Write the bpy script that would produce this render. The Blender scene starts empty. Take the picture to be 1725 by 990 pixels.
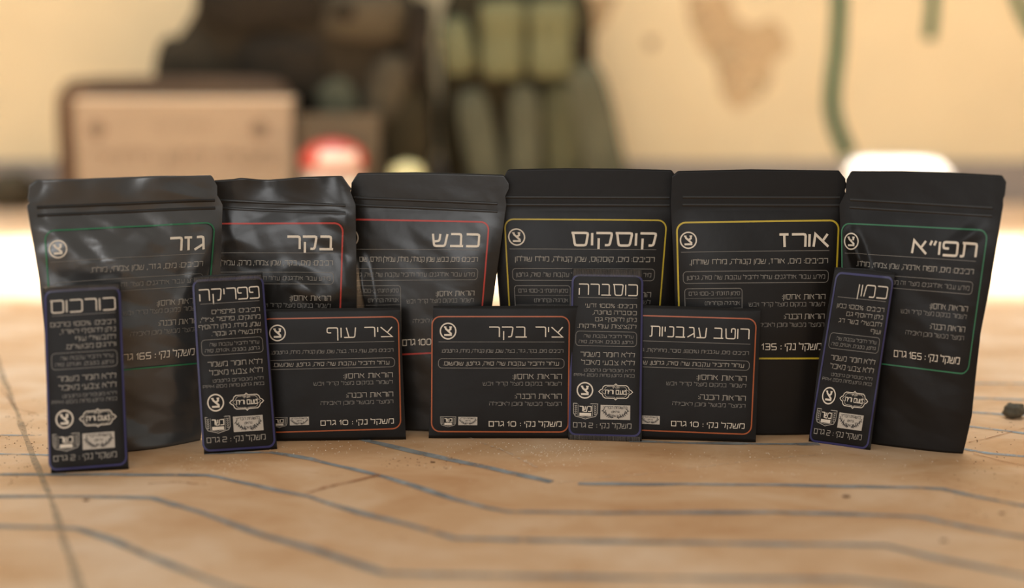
import bpy, bmesh, math, random
from mathutils import Vector, Matrix, noise

SC = bpy.context.scene
COL = SC.collection
PI = math.pi
rnd = random.Random(7)

# ------------------------------------------------------------------ camera
F = 2400.0                       # focal length in pixels of the 1725 x 990 frame
HORIZON = 60.0
PITCH = math.atan((495.0 - HORIZON) / F)
CAM = Vector((0.0, -1.2, 0.34))
cam = bpy.data.cameras.new('camera')
cam.sensor_width = 36.0
cam.lens = 36.0 * F / 1725.0
cam.dof.use_dof = True
cam.dof.focus_distance = 1.205
cam.dof.aperture_fstop = 1.5
cam.clip_start = 0.01
camo = bpy.data.objects.new('camera', cam)
camo.location = CAM
camo.rotation_euler = (PI / 2 - PITCH, 0, 0)
COL.objects.link(camo)
SC.camera = camo

# ------------------------------------------------------------------ world, lights, exposure
world = bpy.data.worlds.new('world')
world.use_nodes = True
SC.world = world
bg = world.node_tree.nodes['Background']
bg.inputs['Color'].default_value = (1.0, 0.94, 0.85, 1)
bg.inputs['Strength'].default_value = 0.45

def area(name, loc, target, sx, sy, power, color, spread=180):
    l = bpy.data.lights.new(name, 'AREA')
    l.shape = 'RECTANGLE'
    l.size, l.size_y = sx, sy
    l.energy = power
    l.color = color
    l.spread = math.radians(spread)
    o = bpy.data.objects.new(name, l)
    o.location = loc
    o.rotation_euler = (Vector(target) - Vector(loc)).to_track_quat('-Z', 'Y').to_euler()
    COL.objects.link(o)
    return o

area('sun_band_lamp', (0, 0.955, 2.6), (0, 0.956, 0), 6.0, 0.50, 62, (1.0, 0.97, 0.92), 7)  # added strip lamp, stands in for the sun on the far floor
area('far_floor_fill', (0, 1.0, 2.6), (0, 0.85, 0), 6.0, 0.5, 24, (0.93, 0.96, 1.0), 60)  # added unseen lamp, spreads the bright band towards the packets
area('wall_wash', (0.3, 0.4, 2.5), (0.3, 1.7, 1.2), 4.5, 0.8, 17, (1.0, 0.93, 0.80))  # added unseen lamp, makes the wall brighter at the top
area('front_window', (-0.6, -3.0, 0.95), (-0.3, 0.0, 0.1), 1.5, 0.9, 27, (0.96, 0.97, 0.98))
area('side_fill', (-2.3, -0.9, 0.75), (0.0, 0.0, 0.1), 0.8, 0.8, 12, (0.95, 0.97, 1.0))  # unseen lamp added so left-facing folds of film catch a glare

SC.view_settings.view_transform = 'Standard'
SC.view_settings.look = 'None'
SC.view_settings.gamma = 1
SC.view_settings.exposure = 0.0
SC.view_settings.use_curve_mapping = False

# ------------------------------------------------------------------ pixel helpers (frame 1725 x 990)
def ray(px, py):
    v = Vector(((px - 862.5) / F, 1.0, -(py - 495.0) / F))
    c, s = math.cos(-PITCH), math.sin(-PITCH)
    return Vector((v.x, v.y * c - v.z * s, v.y * s + v.z * c)).normalized()

def on_floor(px, py, z=0.0):
    r = ray(px, py)
    return CAM + r * ((z - CAM.z) / r.z)

def on_depth(px, py, y):
    r = ray(px, py)
    return CAM + r * ((y - CAM.y) / r.y)

WALL_Y = on_floor(862, 341).y

# ------------------------------------------------------------------ materials
def lin(c):
    return tuple(((x / 255) / 12.92 if x / 255 <= 0.04045 else ((x / 255 + 0.055) / 1.055) ** 2.4) for x in c)

def mat(name, color, rough=0.6, noise_amt=0.0, noise_scale=20.0, bump=0.0, bump_scale=60.0, spec=0.5, color2=None, wear=None, metal=0.0, coat=0.0):
    m = bpy.data.materials.new(name)
    m.use_nodes = True
    nt = m.node_tree
    b = nt.nodes['Principled BSDF']
    b.inputs['Roughness'].default_value = rough
    b.inputs['Specular IOR Level'].default_value = spec
    b.inputs['Metallic'].default_value = metal
    b.inputs['Coat Weight'].default_value = coat
    c = tuple(color) + (1,)
    b.inputs['Base Color'].default_value = c
    tc = nt.nodes.new('ShaderNodeTexCoord')
    if noise_amt > 0 or color2:
        n = nt.nodes.new('ShaderNodeTexNoise')
        n.inputs['Scale'].default_value = noise_scale
        n.inputs['Detail'].default_value = 4
        nt.links.new(tc.outputs['Object'], n.inputs['Vector'])
        r = nt.nodes.new('ShaderNodeValToRGB')
        r.color_ramp.elements[0].position = 0.35
        r.color_ramp.elements[1].position = 0.65
        c2 = color2 or tuple(x * (1 - noise_amt) for x in color)
        r.color_ramp.elements[0].color = tuple(c2) + (1,)
        r.color_ramp.elements[1].color = c
        nt.links.new(n.outputs['Fac'], r.inputs['Fac'])
        nt.links.new(r.outputs['Color'], b.inputs['Base Color'])
    if bump > 0:
        n = nt.nodes.new('ShaderNodeTexNoise')
        n.inputs['Scale'].default_value = bump_scale
        n.inputs['Detail'].default_value = 5
        nt.links.new(tc.outputs['Object'], n.inputs['Vector'])
        bp = nt.nodes.new('ShaderNodeBump')
        bp.inputs['Strength'].default_value = bump
        bp.inputs['Distance'].default_value = 0.002
        nt.links.new(n.outputs['Fac'], bp.inputs['Height'])
        nt.links.new(bp.outputs['Normal'], b.inputs['Normal'])
    if wear:
        sc, lo, hi, amax = wear
        n = nt.nodes.new('ShaderNodeTexNoise')
        n.inputs['Scale'].default_value = sc
        n.inputs['Detail'].default_value = 6
        n.inputs['Roughness'].default_value = 0.7
        nt.links.new(tc.outputs['Object'], n.inputs['Vector'])
        mr = nt.nodes.new('ShaderNodeMapRange')
        mr.inputs['From Min'].default_value = lo
        mr.inputs['From Max'].default_value = hi
        mr.inputs['To Min'].default_value = 0.0
        mr.inputs['To Max'].default_value = amax
        nt.links.new(n.outputs['Fac'], mr.inputs['Value'])
        nt.links.new(mr.outputs['Result'], b.inputs['Alpha'])
    return m

def floor_material():
    m = bpy.data.materials.new('worn_tan_floor')
    m.use_nodes = True
    nt = m.node_tree
    b = nt.nodes['Principled BSDF']
    b.inputs['Roughness'].default_value = 0.55
    b.inputs['Specular IOR Level'].default_value = 0.35
    tc = nt.nodes.new('ShaderNodeTexCoord')
    mp = nt.nodes.new('ShaderNodeMapping')
    mp.inputs['Scale'].default_value = (1.0, 1.6, 1.0)
    nt.links.new(tc.outputs['Object'], mp.inputs['Vector'])
    def nz(scale, detail, rough=0.55, dist=0.0):
        n = nt.nodes.new('ShaderNodeTexNoise')
        n.inputs['Scale'].default_value = scale
        n.inputs['Detail'].default_value = detail
        n.inputs['Roughness'].default_value = rough
        n.inputs['Distortion'].default_value = dist
        nt.links.new(mp.outputs['Vector'], n.inputs['Vector'])
        return n
    r = nt.nodes.new('ShaderNodeValToRGB')
    e = r.color_ramp.elements
    e[0].position, e[0].color = 0.30, lin((198, 156, 114)) + (1,)
    e[1].position, e[1].color = 0.70, lin((226, 200, 172)) + (1,)
    e.new(0.5).color = lin((214, 180, 144)) + (1,)
    nt.links.new(nz(9, 5, 0.6, 0.6).outputs['Fac'], r.inputs['Fac'])
    r2 = nt.nodes.new('ShaderNodeValToRGB')
    r2.color_ramp.elements[0].position, r2.color_ramp.elements[0].color = 0.60, (0, 0, 0, 1)
    r2.color_ramp.elements[1].position, r2.color_ramp.elements[1].color = 0.72, (1, 1, 1, 1)
    nt.links.new(nz(34, 6, 0.65, 0.3).outputs['Fac'], r2.inputs['Fac'])
    mul = nt.nodes.new('ShaderNodeMath'); mul.operation = 'MULTIPLY'; mul.inputs[1].default_value = 0.45
    nt.links.new(r2.outputs['Color'], mul.inputs[0])
    mx = nt.nodes.new('ShaderNodeMix'); mx.data_type = 'RGBA'
    mx.inputs[7].default_value = lin((178, 128, 82)) + (1,)
    nt.links.new(mul.outputs[0], mx.inputs[0]); nt.links.new(r.outputs['Color'], mx.inputs[6])
    r3 = nt.nodes.new('ShaderNodeValToRGB')
    r3.color_ramp.elements[0].position, r3.color_ramp.elements[0].color = 0.62, (0, 0, 0, 1)
    r3.color_ramp.elements[1].position, r3.color_ramp.elements[1].color = 0.70, (1, 1, 1, 1)
    nt.links.new(nz(190, 5, 0.7).outputs['Fac'], r3.inputs['Fac'])
    mul2 = nt.nodes.new('ShaderNodeMath'); mul2.operation = 'MULTIPLY'; mul2.inputs[1].default_value = 0.35
    nt.links.new(r3.outputs['Color'], mul2.inputs[0])
    mx2 = nt.nodes.new('ShaderNodeMix'); mx2.data_type = 'RGBA'
    mx2.inputs[7].default_value = lin((224, 205, 180)) + (1,)
    nt.links.new(mul2.outputs[0], mx2.inputs[0]); nt.links.new(mx.outputs[2], mx2.inputs[6])
    # darker, browner oval in the middle of the floor, its edge broken by noise
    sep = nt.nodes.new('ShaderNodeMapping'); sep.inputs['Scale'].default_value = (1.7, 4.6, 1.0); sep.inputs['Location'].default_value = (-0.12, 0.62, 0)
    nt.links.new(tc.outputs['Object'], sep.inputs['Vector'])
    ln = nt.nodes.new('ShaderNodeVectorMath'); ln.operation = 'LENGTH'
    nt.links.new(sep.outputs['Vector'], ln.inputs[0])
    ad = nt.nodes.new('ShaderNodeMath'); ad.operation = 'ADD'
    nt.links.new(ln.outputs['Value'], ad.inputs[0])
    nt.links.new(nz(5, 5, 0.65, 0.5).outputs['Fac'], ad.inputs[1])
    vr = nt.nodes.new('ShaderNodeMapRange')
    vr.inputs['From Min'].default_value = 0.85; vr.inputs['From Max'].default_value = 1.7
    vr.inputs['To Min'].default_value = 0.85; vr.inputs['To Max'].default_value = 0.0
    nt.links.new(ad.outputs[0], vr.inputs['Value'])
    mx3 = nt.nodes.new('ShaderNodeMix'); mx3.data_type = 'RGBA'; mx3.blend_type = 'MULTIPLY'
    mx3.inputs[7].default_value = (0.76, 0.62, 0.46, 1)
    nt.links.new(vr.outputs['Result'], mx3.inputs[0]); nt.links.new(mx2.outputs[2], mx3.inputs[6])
    nt.links.new(mx3.outputs[2], b.inputs['Base Color'])
    bp = nt.nodes.new('ShaderNodeBump')
    bp.inputs['Strength'].default_value = 0.35
    bp.inputs['Distance'].default_value = 0.001
    nt.links.new(nz(90, 6, 0.7).outputs['Fac'], bp.inputs['Height'])
    nt.links.new(bp.outputs['Normal'], b.inputs['Normal'])
    return m

M = dict(
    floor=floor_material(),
    wall=mat('cream_plaster', lin((240, 220, 178)), 0.9, 0.10, 3.0, 0.3, 40, 0.2),
    patch=mat('bare_plaster', lin((205, 178, 138)), 0.95, 0.10, 9.0, 0.4, 60, 0.1, wear=(14, 0.36, 0.50, 0.95)),
    skirting=mat('dark_grey_skirting', lin((160, 150, 140)), 0.8, 0.15, 8),
    green=mat('green_wall_paint', lin((44, 96, 64)), 0.8, 0.2, 14, wear=(10, 0.10, 0.25, 0.97)),
    line=mat('grey_blue_line', lin((140, 142, 138)), 0.8, 0.0, color2=lin((108, 110, 108)), noise_scale=45, wear=(60, 0.28, 0.50, 0.92)),
    line_pale=mat('pale_blue_line', lin((150, 165, 172)), 0.8, 0.15, 60, wear=(60, 0.32, 0.55, 0.85)),
    joint=mat('grey_joint', lin((158, 144, 120)), 0.9, 0.2, 60, wear=(60, 0.25, 0.6, 0.6)),
    scratch=mat('brown_scratch', lin((160, 105, 62)), 0.9, 0.2, 60, wear=(50, 0.35, 0.55, 0.7)),
    crumb=mat('pale_crumb', lin((222, 205, 180)), 0.8),
    dust=mat('pale_dust', lin((205, 180, 150)), 0.9, wear=(160, 0.45, 0.62, 0.7)),
    soil=mat('dark_speck', lin((110, 78, 50)), 0.9),
    pebble=mat('dark_stone', lin((92, 84, 66)), 0.8, 0.4, 120, 0.6, 200),
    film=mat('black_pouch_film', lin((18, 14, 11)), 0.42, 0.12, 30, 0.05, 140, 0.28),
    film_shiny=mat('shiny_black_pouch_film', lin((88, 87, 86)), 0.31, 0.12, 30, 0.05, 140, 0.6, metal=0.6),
    film_semi=mat('creased_black_pouch_film', lin((30, 27, 24)), 0.32, 0.12, 30, 0.05, 140, 0.5),
    film_matt=mat('matt_black_film', lin((18, 14, 11)), 0.5, 0.15, 40, 0.05, 200, 0.27),
    crimp=mat('crimp_gloss_grey', lin((128, 120, 112)), 0.35, 0.35, 120, 0, 60, 0.6),  # grey stands in for the shine on ribs of black film
    zip=mat('zip_film', lin((26, 23, 20)), 0.38, 0, 30, 0, 60, 0.5),
    cream=mat('cream_print', lin((222, 207, 186)), 0.55, 0.08, 90),
    text=mat('grey_print', lin((164, 154, 140)), 0.55, 0.12, 120),
    text_dim=mat('dim_print', lin((128, 121, 112)), 0.55, 0.12, 120),
    rule=mat('rule_print', lin((120, 113, 104)), 0.55, 0.12, 120),
    stampdark=mat('stamp_ink', lin((52, 46, 42)), 0.6),
    stamppaper=mat('stamp_ground', lin((186, 174, 158)), 0.6, 0.06, 120),
    b_green=mat('green_border', lin((44, 112, 74)), 0.45, 0.15, 60),
    b_red=mat('red_border', lin((180, 56, 44)), 0.45, 0.15, 60),
    b_yellow=mat('yellow_border', lin((196, 168, 40)), 0.45, 0.15, 60),
    b_orange=mat('orange_border', lin((170, 84, 40)), 0.45, 0.15, 60),
    b_blue=mat('blue_border', lin((50, 47, 92)), 0.4, 0.15, 60),
    card=mat('kraft_cardboard', lin((150, 134, 114)), 0.85, 0.08, 12, 0.2, 60, 0.2),
    card_lit_top=mat('lit_card_top', lin((220, 200, 172)), 0.85),  # top flaps paler than the card: light from above put into colour
    card_dull=mat('dull_brown_card', lin((104, 92, 72)), 0.9, 0.15, 10),
    card_print=mat('brown_print', lin((84, 66, 54)), 0.9),
    case=mat('dark_brown_case', lin((92, 68, 44)), 0.8, 0.2, 10),
    pack=mat('dark_brown_cloth', lin((60, 53, 41)), 0.95, 0.4, 12, 0.5, 60, 0.15),
    pack_black=mat('black_cloth', lin((46, 41, 33)), 0.95, 0.3, 12, 0.5, 60, 0.15),
    pack_mid=mat('grey_brown_cloth', lin((82, 75, 60)), 0.95, 0.25, 12, 0.5, 60, 0.15),
    olive=mat('olive_cloth', lin((84, 84, 62)), 0.95, 0.2, 14, 0.5, 60, 0.15),
    olive_light=mat('light_olive_cloth', lin((108, 110, 82)), 0.95, 0.12, 14, 0.5, 60, 0.15),
    olive_dark=mat('dark_olive_cloth', lin((60, 54, 38)), 0.95, 0.3, 14, 0.5, 60, 0.15),
    olive_grey=mat('grey_olive_cloth', lin((92, 92, 74)), 0.95, 0.2, 14, 0.5, 60, 0.15),
    red=mat('red_plastic', lin((170, 62, 48)), 0.5, 0.1, 20),
    white=mat('white_plastic', lin((205, 192, 174)), 0.6, 0.04, 20),
    paper=mat('white_foam', lin((246, 238, 226)), 0.8, 0.04, 20),
    pale=mat('pale_yellow_packet', lin((214, 206, 150)), 0.6, 0.05, 20),
)

# ------------------------------------------------------------------ object helpers
def mesh_obj(name, verts, faces, m, parent=None, smooth=False):
    me = bpy.data.meshes.new(name)
    me.from_pydata([tuple(v) for v in verts], [], faces)
    me.materials.append(m)
    if smooth:
        me.polygons.foreach_set('use_smooth', [True] * len(me.polygons))
    me.update()
    o = bpy.data.objects.new(name, me)
    COL.objects.link(o)
    if parent is not None:
        o.parent = parent
    return o

def fix_normals(o):
    bm = bmesh.new(); bm.from_mesh(o.data)
    bmesh.ops.recalc_face_normals(bm, faces=bm.faces)
    bm.to_mesh(o.data); bm.free()
    return o

def tag(o, label, cat, group=None):
    o['label'] = label
    o['category'] = cat
    if group:
        o['group'] = group
    return o

def empty(name, matrix):
    o = bpy.data.objects.new(name, None)
    o.empty_display_size = 0.05
    COL.objects.link(o)
    o.matrix_world = matrix
    return o

class Bag:                                      # collects ribbons, polygons for one printed part
    def __init__(self):
        self.v, self.f = [], []
    def ribbon(self, pts, w, closed=False, step=None):
        P = [Vector(p) for p in pts]
        if step:
            Q = []
            n = len(P)
            for i in range(n if closed else n - 1):
                a, b = P[i], P[(i + 1) % n]
                k = max(1, int((b - a).length / step))
                for j in range(k):
                    Q.append(a.lerp(b, j / k))
            if not closed:
                Q.append(P[-1])
            P = Q
        n = len(P)
        base = len(self.v)
        for i in range(n):
            if closed:
                a, b = P[i - 1], P[(i + 1) % n]
            else:
                a, b = P[max(i - 1, 0)], P[min(i + 1, n - 1)]
            d1 = (P[i] - a); d2 = (b - P[i])
            if d1.length < 1e-9: d1 = d2
            if d2.length < 1e-9: d2 = d1
            d1 = d1.normalized(); d2 = d2.normalized()
            t = (d1 + d2)
            if t.length < 1e-6: t = d1
            t.normalize()
            nn = Vector((-t.y, t.x))
            cosv = max(0.45, nn.dot(Vector((-d1.y, d1.x))))
            h = w / 2 / cosv
            self.v += [P[i] + nn * h, P[i] - nn * h]
        for i in range(n if closed else n - 1):
            j = (i + 1) % n
            self.f.append((base + 2 * i, base + 2 * i + 1, base + 2 * j + 1, base + 2 * j))
    def rect(self, x0, y0, x1, y1, nx=4, ny=2):
        base = len(self.v)
        for j in range(ny + 1):
            for i in range(nx + 1):
                self.v.append(Vector((x0 + (x1 - x0) * i / nx, y0 + (y1 - y0) * j / ny)))
        for j in range(ny):
            for i in range(nx):
                a = base + j * (nx + 1) + i
                self.f.append((a, a + 1, a + nx + 2, a + nx + 1))

def rrect(x0, y0, x1, y1, r, n=5):
    pts = []
    for cx, cy, a0 in ((x1 - r, y0 + r, -90), (x1 - r, y1 - r, 0), (x0 + r, y1 - r, 90), (x0 + r, y0 + r, 180)):
        for k in range(n + 1):
            a = math.radians(a0 + 90 * k / n)
            pts.append((cx + r * math.cos(a), cy + r * math.sin(a)))
    return pts

# ------------------------------------------------------------------ stroke lettering (y up, height 1)
G = {
 'א': (1.0, [[(0.02, 0), (0.12, 1), (1, 0)], [(0.92, 1), (0.60, 0.44)]]),
 'ב': (1.0, [[(0.05, 1), (0.82, 1), (0.82, 0)], [(0, 0), (1, 0)]]),
 'ג': (0.75, [[(0.15, 1), (0.66, 1), (0.74, 0)], [(0.70, 0.42), (0.02, 0.02)]]),
 'ד': (0.95, [[(0, 1), (0.95, 1)], [(0.78, 1), (0.78, 0)]]),
 'ה': (1.0, [[(0, 1), (1, 1), (1, 0)], [(0.05, 0), (0.05, 0.62)]]),
 'ו': (0.08, [[(0.04, 1), (0.04, 0)]]),
 'ז': (0.6, [[(0, 1), (0.6, 1)], [(0.32, 1), (0.36, 0)]]),
 'ח': (1.0, [[(0, 1), (1, 1), (1, 0)], [(0.12, 1), (0.12, 0)]]),
 'ט': (1.0, [[(0.02, 1), (0.08, 0), (1, 0), (1, 1), (0.6, 1), (0.6, 0.6)]]),
 'י': (0.08, [[(0.04, 1), (0.04, 0.5)]]),
 'כ': (0.95, [[(0, 1), (0.95, 1), (0.95, 0), (0, 0)]]),
 'ך': (0.9, [[(0, 1), (0.9, 1), (0.9, -0.3)]]),
 'ל': (0.85, [[(0.02, 1.22), (0.02, 0.95), (0.85, 0.95), (0.7, 0)]]),
 'ם': (1.0, [[(0, 1), (1, 1), (1, 0), (0.1, 0), (0.1, 1)]]),
 'מ': (1.0, [[(0, 0), (0.14, 1), (1, 1), (1, 0), (0.5, 0)]]),
 'נ': (0.62, [[(0.15, 1), (0.62, 1), (0.62, 0), (0, 0)]]),
 'ן': (0.08, [[(0.04, 1), (0.0, -0.3)]]),
 'ס': (1.05, [[(0, 1), (1.05, 1), (0.92, 0), (0.22, 0), (0.1, 1)]]),
 'ע': (1.0, [[(1, 1), (0.92, 0), (0, 0)], [(0.2, 1), (0.42, 0)]]),
 'פ': (0.95, [[(0.38, 0.52), (0, 0.52), (0, 1), (0.95, 1), (0.95, 0), (0, 0)]]),
 'ף': (0.95, [[(0.35, 0.5), (0, 0.5), (0, 1), (0.92, 1), (0.92, -0.3)]]),
 'צ': (1.0, [[(0, 1), (1, 0), (0.02, 0)], [(1, 1), (0.58, 0.44)]]),
 'ץ': (0.9, [[(0, 1), (0.5, 0.4), (0.5, -0.3)], [(0.9, 1), (0.5, 0.4)]]),
 'ק': (1.0, [[(0, 1), (1, 1), (0.86, 0.02), (0.56, 0.02)], [(0.16, 0.58), (0.16, -0.3)]]),
 'ר': (0.9, [[(0, 1), (0.9, 1), (0.9, 0)]]),
 'ש': (1.1, [[(0, 1), (0.1, 0), (0.92, 0), (1.1, 1)], [(0.56, 1), (0.5, 0.42), (0.08, 0.36)]]),
 'ת': (1.05, [[(0.1, 1), (1.05, 1), (1.05, 0)], [(0, 0), (0.24, 0), (0.24, 1)]]),
 '0': (1.0, [[(0.5, 0), (1, 0), (1, 1), (0, 1), (0, 0), (0.5, 0)]]),
 '1': (0.32, [[(0, 0.74), (0.32, 1), (0.32, 0)]]),
 '2': (0.95, [[(0, 1), (0.95, 1), (0.95, 0.5), (0, 0.5), (0, 0), (0.95, 0)]]),
 '3': (0.95, [[(0, 1), (0.95, 1), (0.95, 0), (0, 0)], [(0.15, 0.5), (0.95, 0.5)]]),
 '5': (0.95, [[(0.95, 1), (0, 1), (0, 0.5), (0.95, 0.5), (0.95, 0), (0, 0)]]),
 '6': (0.95, [[(0.95, 1), (0, 1), (0, 0), (0.95, 0), (0.95, 0.5), (0, 0.5)]]),
 '8': (0.95, [[(0, 0), (0.95, 0), (0.95, 1), (0, 1), (0, 0)], [(0, 0.5), (0.95, 0.5)]]),
 '%': (1.0, [[(0, 1), (0.3, 1), (0.3, 0.65), (0, 0.65), (0, 1)], [(0.7, 0.35), (1, 0.35), (1, 0), (0.7, 0), (0.7, 0.35)], [(0.9, 1), (0.1, 0)]]),
 'P': (0.95, [[(0, 0), (0, 1), (0.95, 1), (0.95, 0.45), (0, 0.45)]]),
 'M': (1.2, [[(0, 0), (0, 1), (0.6, 0.3), (1.2, 1), (1.2, 0)]]),
 ':': (0.1, [[(0.05, 0.72), (0.05, 0.55)], [(0.05, 0.22), (0.05, 0.05)]]),
 '.': (0.1, [[(0.05, 0.12), (0.05, -0.04)]]),
 ',': (0.12, [[(0.1, 0.12), (0.0, -0.2)]]),
 '-': (0.5, [[(0, 0.5), (0.5, 0.5)]]),
 '(': (0.25, [[(0.25, 1.1), (0, 0.8), (0, 0.2), (0.25, -0.1)]]),
 ')': (0.25, [[(0, 1.1), (0.25, 0.8), (0.25, 0.2), (0, -0.1)]]),
 '"': (0.4, [[(0.12, 1.05), (0.0, 0.7)], [(0.4, 1.05), (0.28, 0.7)]]),
 "'": (0.12, [[(0.12, 1.05), (0.0, 0.7)]]),
}
LTR = set('0123456789%PM')

def visual(s):
    out = []
    run = ''
    for ch in s:
        if ch in LTR:
            run += ch
        else:
            if run:
                out.append(run); run = ''
            out.append({'(': ')', ')': '('}.get(ch, ch))
    if run:
        out.append(run)
    return ''.join(reversed(out))

def soften(pts, r=0.14):
    if len(pts) < 3:
        return pts
    P = [Vector(p) for p in pts]
    out = [P[0]]
    for i in range(1, len(P) - 1):
        a, b, c = P[i - 1], P[i], P[i + 1]
        ra = min(r, (a - b).length * 0.45); rc = min(r, (c - b).length * 0.45)
        p0 = b + (a - b).normalized() * ra
        p2 = b + (c - b).normalized() * rc
        if (a - b).angle(c - b) < 1.2:
            out.append(b)
        else:
            out += [p0, (p0 + p2) / 4 + b / 2, p2]
    out.append(P[-1])
    return out

def text(bag, s, right, yc, h, width=None, weight=0.13, soft=False, sx=1.15, gap=0.22, center=None):
    """letters in template units (y down); right edge at `right`, vertical centre `yc`."""
    vs = visual(s)
    if h < 9.5 and width is not None:
        h *= 0.90; weight *= 0.86
    x = 0.0
    items = []
    for ch in vs:
        if ch == ' ':
            x += 0.55
            continue
        g = G[ch]
        items.append((x, g, ch))
        x += g[0] + gap + (0.16 if ch in LTR else 0.0)
    total = x - gap
    kx = h * sx if width is None else width / total
    x0 = right - total * kx if center is None else center - total * kx / 2
    for gx, g, ch in items:
        for st in g[1]:
            pts = soften(st, (0.26 if ch in '01' else 0.12) if ch in LTR else 0.14) if soft or (ch in LTR and h > 6) else st
            bag.ribbon([(x0 + (gx + p[0]) * kx, yc + h / 2 - p[1] * h) for p in pts], weight * h)

# ------------------------------------------------------------------ packets
class Packet:
    def __init__(self, name, base_l, base_r, lean, label, cat, group=None, shear=0.18):
        A, B = on_floor(*base_l), on_floor(*base_r)
        self.O = (A + B) / 2
        self.X = (B - A).normalized()
        fw = Vector((0, 0, 1)).cross(self.X)          # into the scene
        a = math.radians(lean)
        self.U = (Vector((0, 0, 1)) * math.cos(a) + fw * math.sin(a)).normalized()
        self.Y = self.U.cross(self.X).normalized()    # into the scene
        mtx = Matrix((self.X, self.Y, self.U)).transposed().to_4x4()
        mtx.translation = self.O
        self.root = empty(name, mtx)
        tag(self.root, label, cat, group)
        tc = (CAM - (self.O + self.U * 0.1))
        self.dx = tc.dot(self.X) / -tc.dot(self.Y)
        self.dz = tc.dot(self.U) / -tc.dot(self.Y)
        self.tpl = None
        self.extra = 0.0
        self.D = lambda x, z: 0.0
    def loc(self, px, py):
        r = ray(px, py)
        t = (self.O - CAM).dot(self.Y) / r.dot(self.Y)
        p = CAM + r * t - self.O
        return Vector((p.dot(self.X), p.dot(self.U)))
    def P(self, x, z, lift=0.0):
        d = self.D(x, z)
        return Vector((x + self.dx * d, -(d + lift), max(0.0, z) + self.dz * d * min(1.0, max(0.0, z) / 0.03)))
    def outline(self, left, right, top):
        self.L = [self.loc(*p) for p in left]         # bottom to top
        self.R = [self.loc(*p) for p in right]
        self.T = [self.loc(*p) for p in top]          # left to right
        self.L.sort(key=lambda v: v.y); self.R.sort(key=lambda v: v.y)
    @staticmethod
    def _at(poly, z):
        if z <= poly[0].y:
            return poly[0].x
        for a, b in zip(poly, poly[1:]):
            if z <= b.y:
                return a.x + (b.x - a.x) * (z - a.y) / max(1e-9, b.y - a.y)
        return poly[-1].x
    def ztop(self, x):
        T = self.T
        if x <= T[0].x: return T[0].y
        for a, b in zip(T, T[1:]):
            if x <= b.x:
                return a.y + (b.y - a.y) * (x - a.x) / max(1e-9, b.x - a.x)
        return T[-1].y
    def st(self, x, z):
        """normalised position: s in -1..1 across, t 0..1 up"""
        xl, xr = self._at(self.L, z), self._at(self.R, z)
        return (2 * (x - xl) / (xr - xl) - 1), z / self.H
    def body(self, m, name='pouch_film', ns=70, nt=130, back=None, floor_front=True):
        T = self.T
        self.H = max(p.y for p in T)
        verts = []
        def sval(i):
            u = i / ns
            return 0.5 - 0.5 * math.cos(PI * u) if True else u
        grid = {}
        for i in range(ns + 1):
            s = sval(i)
            xt = T[0].x + (T[-1].x - T[0].x) * s
            zt = self.ztop(xt)
            for j in range(nt + 1):
                t = j / nt
                z = zt * t
                xl, xr = self._at(self.L, z), self._at(self.R, z)
                x = xl + (xr - xl) * s
                if j == nt:
                    x = xt
                grid[i, j] = (x, z)
        idx_f, idx_b = {}, {}
        th = 0.0004
        for (i, j), (x, z) in grid.items():
            idx_f[i, j] = len(verts)
            verts.append(self.P(x, z))
        for (i, j), (x, z) in grid.items():
            s, t = self.st(x, z)
            bb = back(s, t) if back else 0.0
            idx_b[i, j] = len(verts)
            verts.append(Vector((x, bb + th + max(0.0, -self.D(x, z)), max(0.0, z))))
        faces = []
        for i in range(ns):
            for j in range(nt):
                faces.append((idx_f[i, j], idx_f[i + 1, j], idx_f[i + 1, j + 1], idx_f[i, j + 1]))
                faces.append((idx_b[i, j], idx_b[i, j + 1], idx_b[i + 1, j + 1], idx_b[i + 1, j]))
        for j in range(nt):
            faces.append((idx_f[0, j], idx_f[0, j + 1], idx_b[0, j + 1], idx_b[0, j]))
            faces.append((idx_f[ns, j], idx_b[ns, j], idx_b[ns, j + 1], idx_f[ns, j + 1]))
        for i in range(ns):
            faces.append((idx_f[i, 0], idx_b[i, 0], idx_b[i + 1, 0], idx_f[i + 1, 0]))
            faces.append((idx_f[i, nt], idx_f[i + 1, nt], idx_b[i + 1, nt], idx_b[i, nt]))
        return mesh_obj(name, verts, faces, m, self.root, True)
    def template(self, w, h, tl, tr, br, bl):
        c = [self.loc(*p) for p in (tl, tr, br, bl)]
        def f(tx, ty):
            u, v = tx / w, ty / h
            return (c[0] * (1 - u) * (1 - v) + c[1] * u * (1 - v) + c[2] * u * v + c[3] * (1 - u) * v)
        self.tpl = f
    def put(self, name, bag, m, lift=0.00035, parent=None, label=None):
        vs = []
        for v in bag.v:
            q = self.tpl(v.x, v.y)
            vs.append(self.P(q.x, q.y, lift + self.extra))
        # keep faces turned towards the viewer
        faces = []
        for f in bag.f:
            a, b, c = vs[f[0]], vs[f[1]], vs[f[2]]
            n = (b - a).cross(c - a)
            faces.append(f if n.y < 0 else tuple(reversed(f)))
        o = mesh_obj(name, vs, faces, m, parent or self.root)
        if label:
            o['label'] = label
        return o

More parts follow.
